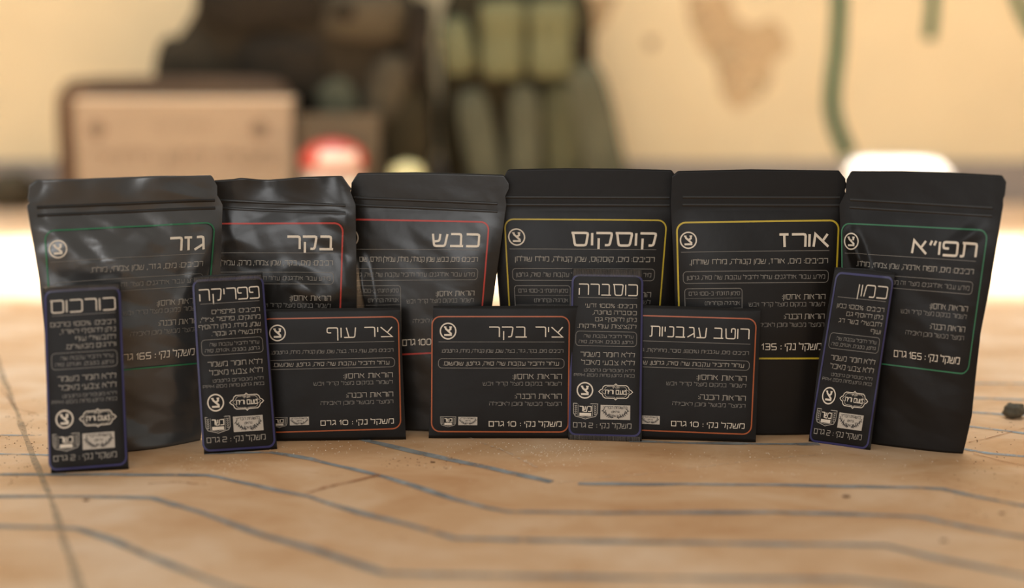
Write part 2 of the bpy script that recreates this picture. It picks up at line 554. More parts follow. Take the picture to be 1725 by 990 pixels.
def ring_emblem(pk, cx, cy, r):
    b = Bag()
    b.ribbon([(cx + r * math.cos(a), cy + r * math.sin(a)) for a in [2 * PI * k / 28 for k in range(28)]], r * 0.17, True)
    e = pk.put('emblem_ring', b, M['cream'])
    b = Bag()
    q = r * 0.52
    b.ribbon([(cx - q * 0.72, cy - q), (cx - q * 0.55, cy - q * 0.55), (cx + q * 0.85, cy + q * 0.72)], r * 0.24)
    b.ribbon([(cx + q * 0.62, cy - q * 1.0), (cx + q * 0.62, cy - q * 0.45), (cx + q * 0.05, cy - q * 0.05)], r * 0.24)
    b.ribbon([(cx - q * 0.95, cy + q * 0.95), (cx + q * 0.95, cy + q * 0.95)], r * 0.24)
    b.ribbon([(cx - q * 1.05, cy - q), (cx - q * 0.45, cy - q)], r * 0.16)
    b.ribbon([(cx + q * 0.30, cy - q), (cx + q * 0.95, cy - q)], r * 0.16)
    pk.put('emblem_letter', b, M['cream'], 0.0004, e)

def shield(pk, x0, y0, x1, y1):
    w, h = x1 - x0, y1 - y0
    cx = (x0 + x1) / 2
    b = Bag()
    b.ribbon([(x0, y0), (x1, y0), (x1 - w * 0.01, y0 + h * 0.62), (x1 - w * 0.08, y0 + h * 0.82), (cx + w * 0.1, y1 - h * 0.05), (cx, y1),
              (cx - w * 0.1, y1 - h * 0.05), (x0 + w * 0.08, y0 + h * 0.82), (x0 + w * 0.01, y0 + h * 0.62)], h * 0.045, True)
    b.ribbon([(x0 + w * 0.2, y0 + h * .08), (x0 + w * 0.2, y0 + h * 0.8), (cx, y0 + h * 0.88), (x1 - w * 0.2, y0 + h * 0.8), (x1 - w * 0.2, y0 + h * .08)], h * 0.03)
    for sgn in (-1, 1):                        # wheat ears down each side
        for k in range(5):
            xx = cx + sgn * w * 0.40
            yy = y0 + h * (0.16 + 0.13 * k)
            b.ribbon([(xx - w * 0.045, yy - h * 0.05), (xx, yy + h * 0.03), (xx + w * 0.045, yy - h * 0.05)], h * 0.045)
    e = pk.put('kosher_shield', b, M['text'])
    b = Bag()
    text(b, 'כשר', 0, y0 + h * 0.34, h * 0.36, w * 0.48, 0.20, center=cx)
    b.rect(cx - w * 0.24, y0 + h * 0.60, cx + w * 0.24, y0 + h * 0.80, 4, 1)
    pk.put('shield_lettering', b, M['cream'], 0.0004, e)

def stamp(pk, x0, y0, x1, y1, seed=0):
    b = Bag(); b.rect(x0, y0, x1, y1, 8, 4)
    e = pk.put('certificate_stamp', b, M['stamppaper'])
    w, h = x1 - x0, y1 - y0
    b = Bag()
    text(b, 'בהשגחת הבד"ץ', 0, y0 + h * 0.17, h * 0.17, w * 0.8, 0.2, center=(x0 + x1) / 2)
    text(b, 'דלמה', 0, y0 + h * 0.88, h * 0.12, w * 0.3, 0.2, center=(x0 + x1) / 2) if False else None
    rr = random.Random(seed)
    cx, cy = (x0 + x1) / 2, y0 + h * 0.6
    for sgn in (-1, 1):                        # leafy sprays either side of a small centre motif
        b.ribbon([(cx + sgn * w * 0.06, y0 + h * 0.86), (cx + sgn * w * 0.25, y0 + h * 0.72), (cx + sgn * w * 0.42, y0 + h * 0.40)], h * 0.05)
        for k in range(7):
            t = k / 6
            px = cx + sgn * w * (0.08 + 0.33 * t); py = y0 + h * (0.84 - 0.42 * t * t - 0.05 * t)
            b.ribbon([(px, py), (px + sgn * w * rr.uniform(-.05, .04), py - h * rr.uniform(.10, .2))], h * 0.05)
            b.ribbon([(px, py), (px + sgn * w * 0.05, py + h * rr.uniform(.02, .10))], h * 0.05)
    text(b, 'גלאט', 0, cy - h * 0.14, h * 0.14, w * 0.26, 0.22, center=cx)
    text(b, 'כשר', 0, cy + h * 0.14, h * 0.13, w * 0.2, 0.22, center=cx)
    pk.put('stamp_ink', b, M['stampdark'], 0.00065, e)

def cartouche(pk, cx, cy, w, h):
    b = Bag()
    def outline(k):
        a, c = w / 2 * k, h / 2 * k
        pts = []
        q = [(0, -c), (a * 0.10, -c * 0.82), (a * 0.62, -c * 0.80), (a * 0.74, -c * 0.62), (a * 0.80, -c * 0.30), (a * 0.90, -c * 0.22), (a, 0)]
        for x, y in q: pts.append((x, y))
        for x, y in reversed(q[:-1]): pts.append((x, -y))
        for x, y in q[1:]: pts.append((-x, -y))
        for x, y in list(reversed(q[:-1]))[:-1]: pts.append((-x, y))
        return [(cx + x, cy + y) for x, y in pts]
    b.ribbon(outline(1.0), 1.3, True)
    b.ribbon(outline(0.82), 0.5, True)
    e = pk.put('cartouche_frame', b, M['cream'])
    b = Bag()
    text(b, 'טעם וריח', 0, cy + 0.5, h * 0.27, w * 0.62, 0.21, center=cx)
    text(b, 'תבליני', 0, cy - h * 0.27, h * 0.09, w * 0.2, 0.25, center=cx)
    pk.put('cartouche_lettering', b, M['cream'], 0.0004, e)

def crumple(seed, amp, scale):
    off = Vector((seed * 13.7, seed * 5.1, seed * 3.3))
    def f(x, z):
        p = Vector((x * scale, z * scale * 0.8, 0)) + off
        a = noise.noise(p)
        b = noise.noise(p * 2.1 + Vector((7, 1, 3)))
        c = noise.noise(p * 4.3 + Vector((1, 9, 3)))
        return amp * ((1 - 2.2 * abs(a)) * 0.8 + (0.5 - abs(b)) * 0.7 + (0.5 - abs(c)) * 0.25)
    return f

def facets(seed, amp, cell):
    off = Vector((seed * 3.1, seed * 7.7, 0.5))
    tab = {}
    def h(i, j):
        k = (i, j)
        if k not in tab:
            tab[k] = random.Random(i * 7919 + j * 104729 + seed * 31).uniform(-1, 1)
        return tab[k]
    def lattice(x, z, c):
        wx = x + 0.35 * c * noise.noise(Vector((x / c * 0.7, z / c * 0.7, 1)) + off)
        wz = z + 0.35 * c * noise.noise(Vector((x / c * 0.7, z / c * 0.7, 5)) + off)
        u = (wx + 0.45 * wz) / c; v = (wz - 0.25 * wx) / c
        i, j = math.floor(u), math.floor(v)
        fu, fv = u - i, v - j
        if fu + fv < 1:
            return h(i, j) + (h(i + 1, j) - h(i, j)) * fu + (h(i, j + 1) - h(i, j)) * fv
        return h(i + 1, j + 1) + (h(i, j + 1) - h(i + 1, j + 1)) * (1 - fu) + (h(i + 1, j) - h(i + 1, j + 1)) * (1 - fv)
    return lambda x, z: amp * (lattice(x, z, cell) + 0.35 * lattice(x + 0.3, z + 0.2, cell * 0.42))

def stand_pouch(spec):
    pk = Packet('stand_up_pouch', spec['base'][0], spec['base'][1], spec.get('lean', 1.0), spec['label'], 'pouch', 'black stand-up pouches in the back row')
    pk.outline(spec['left'], spec['right'], spec['top'])
    pk.H = max(p.y for p in pk.T)
    cr = facets(spec['seed'], spec['crumple'], spec.get('cell', 0.03))
    bulge = spec['bulge']
    pk.extra = 0.12 * spec['crumple'] if spec['crumple'] > 0.001 else 0.0
    zzip = pk.loc((spec['left'][0][0] + spec['right'][0][0]) / 2, spec['zip'][0]).y
    dents = spec.get('dents', [])
    dl = [(pk.loc(*d[0]), pk.loc(*d[1]), d[2], d[3]) for d in dents]
    def D(x, z):
        s, t = pk.st(x, z)
        s = max(-1, min(1, s)); t = max(0, min(1, t))
        es = (1 - abs(s) ** 3.2)
        tb = z / zzip
        if tb < 1:
            prof = 0.62 + 0.38 * math.sin(PI * min(1, tb * 1.02)) if tb < 0.5 else math.sin(PI * min(1, tb * 1.02)) ** 0.8
        else:
            prof = 0.0
        edge = min(1.0, (1 - abs(s)) * 7)
        headroom = 1.0 if tb < 0.92 else max(0.18, 1 - (tb - 0.92) * 5)
        c = cr(x, z) * edge * headroom * min(1, z / 0.02)
        if tb >= 1.0:
            c += spec.get('head', 0.0) * noise.noise(Vector((x * 38 + spec['seed'] * 3, z * 12, 4))) * min(1, (tb - 1) * 9)
        d = bulge * es * prof + c
        for a, b, amp, wd in dl:                # sharp diagonal creases
            ab = b - a; q = Vector((x, z)) - a
            u = max(0.0, min(1.0, q.dot(ab) / ab.length_squared))
            dist = (q - ab * u).length
            d += amp * max(0.0, 1 - dist / wd) * math.sin(PI * (0.1 + 0.8 * u)) * edge
        return max(d, -0.002)
    pk.D = D
    bk = spec.get('back', 0.012)
    film = pk.body(spec.get('mat', M['film']), back=lambda s, t: bk * (1 - abs(s) ** 3) * max(0, 1 - t * 1.15) ** 0.7)
    # template
    W, H = 271, 231
    pk.template(W, H, *spec['frame'])
    # zip closure: two raised tracks
    zl = [pk.loc(*p) for p in spec['zipline']]
    for k, off in enumerate((0.0, -0.0065)):
        a, b = zl
        vs, fs = [], []
        n = 40
        for i in range(n + 1):
            p = a.lerp(b, i / n)
            for q, (dz, up) in enumerate(((-0.0013, 0.0001), (-0.0006, 0.0006), (0.0006, 0.0006), (0.0013, 0.0001))):
                vs.append(pk.P(p.x, p.y + off + dz, up))
            if i:
                for q in range(3):
                    c = (i - 1) * 4 + q
                    fs.append((c, c + 4, c + 5, c + 1))
        mesh_obj('zip_track', vs, fs, M['zip'], pk.root, True)
    b = Bag(); b.ribbon(rrect(0, 0, W, H, 15, 6), spec.get('bw', 2.9), True, 5)
    pk.put('label_border', b, spec['border'])
    tw = spec['title'][1]
    b = Bag(); text(b, spec['title'][0], 255, 33, 21, tw, 0.19, True)
    pk.put('title_lettering', b, M['cream'])
    b = Bag(); b.ribbon([(6, 50), (257, 50)], 0.9, False, 5)
    pk.put('divider_line', b, M['rule'])
    ring_emblem(pk, 19, 30, 13.5)
    b = Bag(); text(b, spec['ingredients'][0], 255, 67, 8.4, spec['ingredients'][1], 0.15)
    pk.put('ingredients_text', b, M['text'])
    b = Bag(); b.ribbon(rrect(9, 83, 257, 103, 6), 1.0, True, 5)
    e = pk.put('allergen_frame', b, M['rule'])
    b = Bag(); text(b, spec['allergen'], 251, 93.5, 7.0, 235, 0.16)
    pk.put('allergen_text', b, M['text_dim'], 0.0004, e)
    nr = spec.get('nutw', 110)
    b = Bag(); b.ribbon(rrect(11, 112, nr, 196, 5), 1.1, True, 5)
    for k in range(1, 5):
        b.ribbon([(12, 112 + 16.5 * k), (nr - 1, 112 + 16.5 * k)], 0.5, False, 6)
    e = pk.put('nutrition_frame', b, M['rule'])
    b = Bag()
    for k, (tx, wv, num) in enumerate((('סימון תזונתי ב-100 גרם', 88, ''), ('אנרגיה (קלוריות)', 60, '98'), ('סה"כ שומנים', 46, '3'), ('נתרן (מ"ג)', 40, '280'), ('סיבים תזונתיים', 56, '2'))):
        text(b, tx, nr - 4, 112 + 16.5 * k + 8.5, 6.3, wv * (nr - 18) / 92, 0.16)
        if num and all(c in G for c in num):
            text(b, num, 24, 112 + 16.5 * k + 8.5, 5.5, None, 0.16)
    pk.put('nutrition_text', b, M['text_dim'], 0.0004, e)
    b = Bag()
    text(b, 'הוראות אחסון:', 253, 127, 9.0, 74, 0.14)
    text(b, 'הוראות הכנה:', 253, 160, 9.0, 70, 0.14)
    pk.put('directions_heading', b, M['text'])
    b = Bag()
    text(b, 'לשמור במקום מוצל קריר ויבש', 253, 139.5, 7.0, 131, 0.15)
    text(b, 'המוצר מבושל ומוכן לאכילה', 253, 174, 7.0, 119, 0.15)
    pk.put('directions_text', b, M['text_dim'])
    b = Bag(); text(b, 'משקל נקי : %s גרם' % spec['grams'], 250, 211, 10, 138, 0.14)
    if spec.get('tick'):
        b.rect(*spec['tick'])
    pk.put('weight_text', b, M['cream'])
    return pk

ALL = 'מידע עבור אלרגנים: עלול להכיל עקבות של: סויה, גלוטן'
ALM = 'מידע עבור אלרגנים: מוצר זה מכיל עקבות של גלוטן'
pouches = [
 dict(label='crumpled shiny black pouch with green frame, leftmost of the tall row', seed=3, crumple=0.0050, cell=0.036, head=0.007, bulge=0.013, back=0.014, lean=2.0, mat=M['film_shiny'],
      base=[(98, 770), (338, 741)], left=[(98, 770), (84, 640), (66, 470), (45, 346), (50, 341), (47, 336), (50, 312)],
      right=[(338, 741), (352, 620), (371, 470), (375, 345), (369, 333), (366, 330), (366, 312)],
      top=[(50, 312), (62, 303), (140, 301), (210, 298), (300, 296), (357, 295), (366, 312)],
      zip=[350], zipline=[(62, 349), (362, 337)], frame=[(75, 389), (361, 375), (343, 610), (92, 632)],
      border=M['b_green'], bw=2.6, title=('גזר', 57), ingredients=('רכיבים: מים, גזר, שמן צמחי, מלח.', 186), allergen=ALM, grams='165', tick=(108, 206, 110.5, 219, 1, 1),
      dents=[((350, 410), (300, 525), 0.004, 0.010), ((215, 435), (140, 445), 0.003, 0.012), ((120, 395), (205, 470), -0.004, 0.012), ((262, 395), (215, 440), 0.004, 0.014), ((215, 755), (300, 740), 0.003, 0.008), ((270, 320), (350, 335), 0.003, 0.008)]),
 dict(label='black pouch with red frame and wavy top edge, second from left in the tall row', seed=8, crumple=0.0026, cell=0.036, head=0.007, bulge=0.010, back=0.012, lean=1.5, mat=M['film_semi'],
      base=[(385, 723), (598, 727)], left=[(385, 723), (372, 500), (350, 345), (354, 320)],
      right=[(598, 727), (600, 620), (601, 500), (599, 345), (590, 322), (592, 317), (589, 314)],
      top=[(354, 318), (362, 304), (395, 302), (405, 300), (450, 303), (500, 299), (540, 297), (576, 296), (589, 314)],
      zip=[345], zipline=[(366, 338), (582, 346)], frame=[(318, 377), (578, 376), (570, 605), (330, 600)],
      border=M['b_red'], title=('בקר', 81), ingredients=('רכיבים: מים, בקר, שמן צמחי, מרק, עמילן תירס,', 232), allergen=ALL, grams='100',
      dents=[((470, 480), (530, 500), 0.005, 0.022), ((480, 455), (560, 520), 0.003, 0.012)]),
 dict(label='black pouch with red frame, third from left in the tall row', seed=12, crumple=0.0011, cell=0.036, bulge=0.010, back=0.012, lean=1.5, mat=M['film_semi'],
      base=[(592, 717), (797, 727)], left=[(592, 717), (590, 500), (592, 350), (590, 330), (592, 312)],
      right=[(797, 727), (812, 620), (829, 515), (853, 345), (851, 330), (857, 318), (857, 308)],
      top=[(592, 308), (603, 291), (700, 290), (780, 292), (848, 294), (857, 308)],
      zip=[345], zipline=[(597, 333), (838, 343)], frame=[(572, 369), (824, 374), (806, 590), (590, 600)],
      border=M['b_red'], title=('כבש', 84), ingredients=('רכיבים: מים, כבש, שמן קנולה, מלח, עמילן תירס, שום', 222), allergen=ALL, grams='100',
      dents=[((604, 440), (618, 530), 0.009, 0.010)]),
 dict(label='smooth black pouch with yellow frame, fourth from left behind the centre sachet', seed=21, crumple=0.0003, cell=0.04, bulge=0.010, back=0.012, lean=1.0,
      base=[(853, 722), (1128, 722)], left=[(853, 722), (842, 515), (836, 448), (833, 346), (839, 330), (848, 305)],
      right=[(1128, 722), (1136, 600), (1142, 480), (1143, 360), (1141, 340), (1139, 300)],
      top=[(848, 300), (856, 285), (950, 283), (1050, 284), (1131, 286), (1139, 297)],
      zip=[345], zipline=[(852, 332), (1128, 333)], frame=[(850, 369), (1123, 371), (1104, 598), (863, 598)],
      border=M['b_yellow'], bw=2.4, title=('קוסקוס', 143), ingredients=('רכיבים: מים, קוסקוס, שמן קנולה, מלח שולחן', 240), allergen=ALL, grams='135'),
 dict(label='smooth black pouch with yellow frame, second from right in the tall row', seed=30, crumple=0.0003, cell=0.04, bulge=0.010, back=0.012, lean=1.0,
      base=[(1146, 729), (1392, 730)], left=[(1146, 729), (1140, 600), (1135, 450), (1130, 345), (1132, 300)],
      right=[(1392, 730), (1404, 600), (1420, 470), (1428, 345), (1423, 320), (1427, 313), (1424, 304)],
      top=[(1132, 296), (1142, 288), (1220, 286), (1265, 285), (1340, 286), (1413, 287), (1424, 301)],
      zip=[345], zipline=[(1150, 332), (1415, 333)], frame=[(1140, 375), (1413, 371), (1402, 603), (1146, 603)],
      border=M['b_yellow'], title=('אורז', 83), ingredients=('רכיבים: מים, אורז, שמן קנולה, מלח שולחן,', 234), allergen=ALL, grams='135'),
 dict(label='black pouch with dark green frame at the right end of the tall row', seed=37, crumple=0.0010, cell=0.04, bulge=0.008, back=0.016, lean=2.0, nutw=80,
      base=[(1432, 741), (1622, 764)], left=[(1432, 741), (1426, 600), (1418, 450), (1414, 345), (1424, 325), (1426, 304)],
      right=[(1622, 764), (1627, 745), (1637, 700), (1643, 640), (1652, 560), (1668, 480), (1690, 345), (1690, 335), (1693, 328), (1695, 308)],
      top=[(1426, 302), (1434, 288), (1520, 288), (1600, 290), (1688, 295), (1695, 306)],
      zip=[350], zipline=[(1432, 336), (1672, 350)], frame=[(1418, 376), (1664, 388), (1630, 630), (1420, 604)],
      border=M['b_green'], bw=2.4, title=('תפו"א', 119), ingredients=('רכיבים: מים, תפוח אדמה, שמן צמחי, מלח.', 225), allergen=ALM, grams='165',
      dents=[((1434, 395), (1456, 462), 0.008, 0.008), ((1600, 420), (1650, 385), 0.002, 0.008)]),
]
PK = [stand_pouch(s) for s in pouches]

def flat_packet(spec):
    pk = Packet('sauce_packet', spec['base'][0], spec['base'][1], spec.get('lean', 5), spec['label'], 'packet', 'square sauce packets with orange frames')
    pk.outline(spec['left'], spec['right'], spec['top'])
    pk.H = max(p.y for p in pk.T)
    cr = crumple(spec['seed'], 0.0004, 26)
    def D(x, z):
        s, t = pk.st(x, z); s = max(-1, min(1, s)); t = max(0, min(1, t))
        e = (1 - s ** 6) * (1 - (2 * t - 1) ** 6)
        return 0.0022 * e + cr(x, z) * min(1, (1 - abs(s)) * 9)
    pk.D = D
    pk.body(M['film_matt'], 'packet_film', 30, 36, back=lambda s, t: 0.0018 * (1 - s ** 6) * (1 - (2 * t - 1) ** 6))
    W, H = 230, 192
    pk.template(W, H, *spec['frame'])
    b = Bag(); b.ribbon(rrect(0, 0, W, H, 14, 6), 2.2, True, 6)
    pk.put('label_border', b, M['b_orange'])
    b = Bag(); text(b, spec['title'][0], 219, 25.5, 16.5, spec['title'][1], 0.115, True)
    pk.put('title_lettering', b, M['cream'])
    b = Bag(); b.ribbon([(11, 42), (222, 42)], 0.9, False, 6)
    pk.put('divider_line', b, M['rule'])
    ring_emblem(pk, 27, 24, 13)
    b = Bag(); text(b, spec['ingredients'], 220, 57, 5.6, 204, 0.17)
    pk.put('ingredients_text', b, M['text_dim'])
    b = Bag(); b.ribbon(rrect(11, 70, 222, 85.5, 6), 1.0, True, 6)
    e = pk.put('allergen_frame', b, M['rule'])
    b = Bag(); text(b, 'עלול להכיל עקבות של: סויה, גלוטן, שומשום.', 213, 78, 6.4, 194, 0.16)
    pk.put('allergen_text', b, M['text'], 0.0004, e)
    b = Bag()
    text(b, 'הוראות אחסון:', 218, 99.5, 8.6, 82, 0.14)
    text(b, 'הוראות הכנה:', 218, 132.5, 8.6, 78, 0.14)
    pk.put('directions_heading', b, M['text'])
    b = Bag()
    text(b, 'לשמור במקום מוצל קריר ויבש', 218, 111.5, 6.2, 132, 0.15)
    text(b, 'המוצר מבושל ומוכן לאכילה', 218, 145, 6.2, 121, 0.15)
    pk.put('directions_text', b, M['text_dim'])
    b = Bag(); text(b, 'משקל נקי : 10 גרם', 218, 178.5, 8.6, 122, 0.17)
    pk.put('weight_text', b, M['cream'])
    shield(pk, 15, 167, 41, 184)
    stamp(pk, 45, 167, 77, 181, spec['seed'])
    return pk

flats = [
 dict(label='square black packet with orange frame, leftmost of the three, beside the tilted blue sachet', seed=41, base=[(440, 743), (684, 740)],
      left=[(440, 743), (436, 521)], right=[(684, 740), (674, 518)], top=[(436, 521), (550, 519), (674, 518)],
      frame=[(440, 537), (671, 533), (675, 721), (443, 728)], title=('ציר עוף', 109),
      ingredients='רכיבים: מים, עוף, גזר, בצל, שום, שמן קנולה, מלח, גלוטמט.'),
 dict(label='square black packet with orange frame, middle of the three, fully showing its circle emblem', seed=42, base=[(722, 738), (967, 738)],
      left=[(722, 738), (730, 515)], right=[(967, 738), (974, 515)], top=[(730, 515), (850, 515), (974, 515)],
      frame=[(728, 533), (959, 533), (957, 727), (727, 726)], title=('ציר בקר', 123),
      ingredients='רכיבים: מים, בקר, גזר, בצל, שום, שמן קנולה, מלח, גלוטמט.'),
 dict(label='square black packet with orange frame, rightmost of the three, right of the centre sachet', seed=43, base=[(1040, 738), (1273, 745)],
      left=[(1040, 738), (1047, 513)], right=[(1273, 745), (1282, 520)], top=[(1047, 513), (1160, 516), (1282, 520)],
      frame=[(1040, 530), (1274, 537), (1265, 731), (1034, 722)], title=('רוטב עגבניות', 164),
      ingredients='רכיבים: מים, עגבניות (80%), סוכר, מחליקות, גלוטמט.'),
]
PK += [flat_packet(s) for s in flats]

def sachet(spec):
    pk = Packet('spice_sachet', spec['base'][0], spec['base'][1], spec.get('lean', 9), spec['label'], 'sachet', 'narrow spice sachets with blue frames')
    pk.outline(spec['left'], spec['right'], spec['top'])
    pk.H = max(p.y for p in pk.T)
    cr = crumple(spec['seed'], spec.get('crumple', 0.0004), 26)
    def D(x, z):
        s, t = pk.st(x, z); s = max(-1, min(1, s)); t = max(0, min(1, t))
        e = (1 - s ** 4) * (1 - (2 * t - 1) ** 8)
        return 0.0022 * e + cr(x, z) * min(1, (1 - abs(s)) * 9)
    pk.D = D
    pk.body(M['film_matt'], 'sachet_film', 24, 50, back=lambda s, t: 0.0018 * (1 - s ** 4) * (1 - (2 * t - 1) ** 8))
    # crimped end seals: fine upright ribs, their gloss painted grey
    def crimp(z0, z1):
        vs, fs = [], []
        n = 52
        for i in range(n):
            for k, (ds, up) in enumerate(((-0.30, 0.0003), (0.0, 0.0011), (0.30, 0.0003))):
                s = 0.02 + 0.96 * (i + 0.5 + ds) / n
                for z in (z0, z1):
                    xl, xr = pk._at(pk.L, z), pk._at(pk.R, z)
                    vs.append(pk.P(xl + (xr - xl) * s, z, up))
            c = 6 * i
            fs += [(c, c + 2, c + 3, c + 1), (c + 2, c + 4, c + 5, c + 3)]
        mesh_obj('crimp_seal', vs, fs, M['crimp'], pk.root)
    if spec.get('crimp_top', True):
        crimp(pk.H * 0.958, pk.H * 0.998 if not spec.get('slant') else pk.H * 0.985)
    if spec.get('crimp_bottom'):
        crimp(0.0005, pk.H * 0.03)
    W, H = 119, 270
    pk.template(W, H, *spec['frame'])
    b = Bag(); b.ribbon(rrect(0, 0, W, H, 11, 6), 3.4, True, 6)
    pk.put('label_border', b, M['b_blue'])
    b = Bag(); text(b, spec['title'][0], 111, 24, 18, spec['title'][1], 0.10, True)
    pk.put('title_lettering', b, M['cream'])
    b = Bag(); b.ribbon([(10, 37.5), (111, 37.5)], 0.8, False, 6)
    pk.put('divider_line', b, M['rule'])
    b = Bag()
    for (s, w), y in zip(spec['lines'], (51, 62.5, 74, 85.5)):
        text(b, s, 110, y, 6.6, w, 0.15)
    pk.put('ingredients_text', b, M['text'])
    b = Bag(); b.ribbon(rrect(7.5, 94.5, 111, 119, 6), 0.9, True, 6)
    e = pk.put('allergen_frame', b, M['rule'])
    b = Bag()
    text(b, 'עלול להכיל עקבות של:', 105, 102.5, 5.2, 84, 0.17)
    text(b, 'גלוטן, בוטנים, אגוזים, סויה', 105, 112, 5.2, 92, 0.17)
    pk.put('allergen_text', b, M['text_dim'], 0.0004, e)
    b = Bag()
    text(b, 'ללא חומר משמר', 108, 133.5, 8.0, 92, 0.14)
    text(b, 'ללא צבעי מאכל', 108, 147, 8.0, 90, 0.14)
    pk.put('claims_text', b, M['text'])
    b = Bag()
    text(b, 'ללא מונוסודיום גלוטמט', 108, 160, 5.0, 85, 0.16)
    text(b, 'כמות גלוטן פחות מ20 PPM', 108, 168.5, 5.0, 102, 0.16)
    pk.put('small_text', b, M['text_dim'])
    ring_emblem(pk, 25, 194.5, 13)
    cartouche(pk, 77, 196, 57, 27)
    shield(pk, 6, 217, 47, 243)
    stamp(pk, 52, 218.5, 102, 243, spec['seed'])
    b = Bag(); text(b, 'משקל נקי : 2 גרם', 104, 253.5, 8.6, 98, 0.15)
    pk.put('weight_text', b, M['text'])
    return pk

sachets = [
 dict(label='upright narrow black sachet with blue frame, leftmost, in front of the crumpled pouch', seed=51, lean=8.5, crumple=0.0004,
      base=[(86, 797), (217, 790)], left=[(86, 797), (78, 640), (72, 486)], right=[(217, 790), (209, 640), (203, 474)], top=[(72, 486), (138, 478), (203, 474)],
      frame=[(76, 491), (201, 484), (213, 781), (84, 791)], title=('כורכום', 103), crimp_top=True, slant=True,
      lines=[('רכיבים: 100% כורכום', 103), ('ניתן להוסיף לאורז,', 88), ('לתבשילי עוף', 64), ('ולדגים מבושלים.', 80)]),
 dict(label='narrow black sachet with blue frame and crimped top, left of the leftmost orange packet', seed=52, lean=8.5, crumple=0.0008,
      base=[(344, 765), (467, 756)], left=[(344, 765), (335, 640), (324, 466)], right=[(467, 756), (456, 610), (442, 458)], top=[(324, 466), (384, 461), (442, 458)],
      frame=[(325, 473), (442, 466), (463, 751), (343, 759)], title=('פפריקה', 102), crimp_top=True, slant=True,
      lines=[('רכיבים: פלפלים', 82), ("מתוקים, פלפל צ'ילי,", 102), ('שמן, מלח. ניתן להוסיף', 105), ('לתבשילי דג ובקר.', 84)]),
 dict(label='narrow black sachet with blue frame and ribbed ends, standing between two orange packets', seed=53, lean=8,
      base=[(957, 740), (1081, 744)], left=[(957, 740), (960, 600), (964, 452)], right=[(1081, 744), (1083, 600), (1083, 456)], top=[(964, 452), (1023, 453), (1083, 456)],
      frame=[(965, 463), (1082, 465), (1078, 734), (959, 731)], title=('כוסברה', 100), crimp_top=True, crimp_bottom=True,
      lines=[('רכיבים: 100% זרעי', 87), ('כוסברה טחונה,', 74), ('ניתן להוסיף גם', 70), ('לקציצות עוף וירקות.', 100)]),
 dict(label='dim narrow black sachet tilted right, leaning on the right end pouch', seed=54, lean=4, crumple=0.0008,
      base=[(1362, 743), (1466, 758)], left=[(1362, 743), (1380, 600), (1406, 452)], right=[(1466, 758), (1484, 620), (1508, 460)], top=[(1406, 450), (1458, 452), (1508, 460)],
      frame=[(1410, 459), (1505, 468), (1461, 755), (1364, 741)], title=('כמון', 60), crimp_top=False,
      lines=[('רכיבים: 100% כמון', 98), ('ניתן להוסיף גם', 76), ('לתבשילי בשר דג', 90), ('ועוף', 20)]),
]
PK += [sachet(s) for s in sachets]

# ------------------------------------------------------------------ setting
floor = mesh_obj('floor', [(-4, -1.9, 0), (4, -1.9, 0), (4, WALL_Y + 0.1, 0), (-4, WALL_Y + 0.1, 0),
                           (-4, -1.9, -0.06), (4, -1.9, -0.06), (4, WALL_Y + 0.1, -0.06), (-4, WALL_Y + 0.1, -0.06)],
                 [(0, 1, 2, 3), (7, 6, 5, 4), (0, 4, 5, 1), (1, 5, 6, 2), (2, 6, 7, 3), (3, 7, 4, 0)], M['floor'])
floor['kind'] = 'structure'
def boxv(x0, y0, z0, x1, y1, z1):
    return ([(x0, y0, z0), (x1, y0, z0), (x1, y1, z0), (x0, y1, z0), (x0, y0, z1), (x1, y0, z1), (x1, y1, z1), (x0, y1, z1)],
            [(0, 3, 2, 1), (4, 5, 6, 7), (0, 1, 5, 4), (1, 2, 6, 5), (2, 3, 7, 6), (3, 0, 4, 7)])
v, f = boxv(-4, WALL_Y, 0, 4, WALL_Y + 0.1, 2.6)
wall = mesh_obj('wall_back', v, f, M['wall']); wall['kind'] = 'structure'
zb = on_depth(1650, 272, WALL_Y - 0.012).z
v, f = boxv(-4, WALL_Y - 0.012, 0, 4, WALL_Y, zb)
sk = mesh_obj('baseboard_back', v, f, M['skirting']); sk['kind'] = 'structure'

def floor_line(name, pts, wpx, m, z=0.0004):
    b = Bag()
    P = [on_floor(*p) for p in pts]
    # finer steps with slight wobble so that it reads as hand drawn
    Q = []
    for a, c in zip(P, P[1:]):
        k = max(1, int((c - a).length / 0.012))
        for j in range(k):
            q = a.lerp(c, j / k)
            n = noise.noise(q * 30)
            Q.append((q.x + 0.0010 * noise.noise(q * 22 + Vector((5, 0, 0))), q.y + 0.0014 * n))
    Q.append((P[-1].x, P[-1].y))
    base = len(b.v)
    b.ribbon(Q, 1.0)
    # varying width in metres
    wm = wpx
    for i in range(len(Q)):
        c = (b.v[2 * i] + b.v[2 * i + 1]) / 2
        w = wm * (1.05 + 0.6 * noise.noise(Vector((Q[i][0] * 25, Q[i][1] * 25, 1))))
        for k in (0, 1):
            d = (b.v[2 * i + k] - c)
            b.v[2 * i + k] = c + d.normalized() * w / 2
    o = mesh_obj(name, [(p.x, p.y, z) for p in b.v], [tuple(reversed(q)) for q in b.f], m, floor)
    fix_normals(o)
    if o.data.polygons[0].normal.z < 0:
        o.data.flip_normals()
    return o

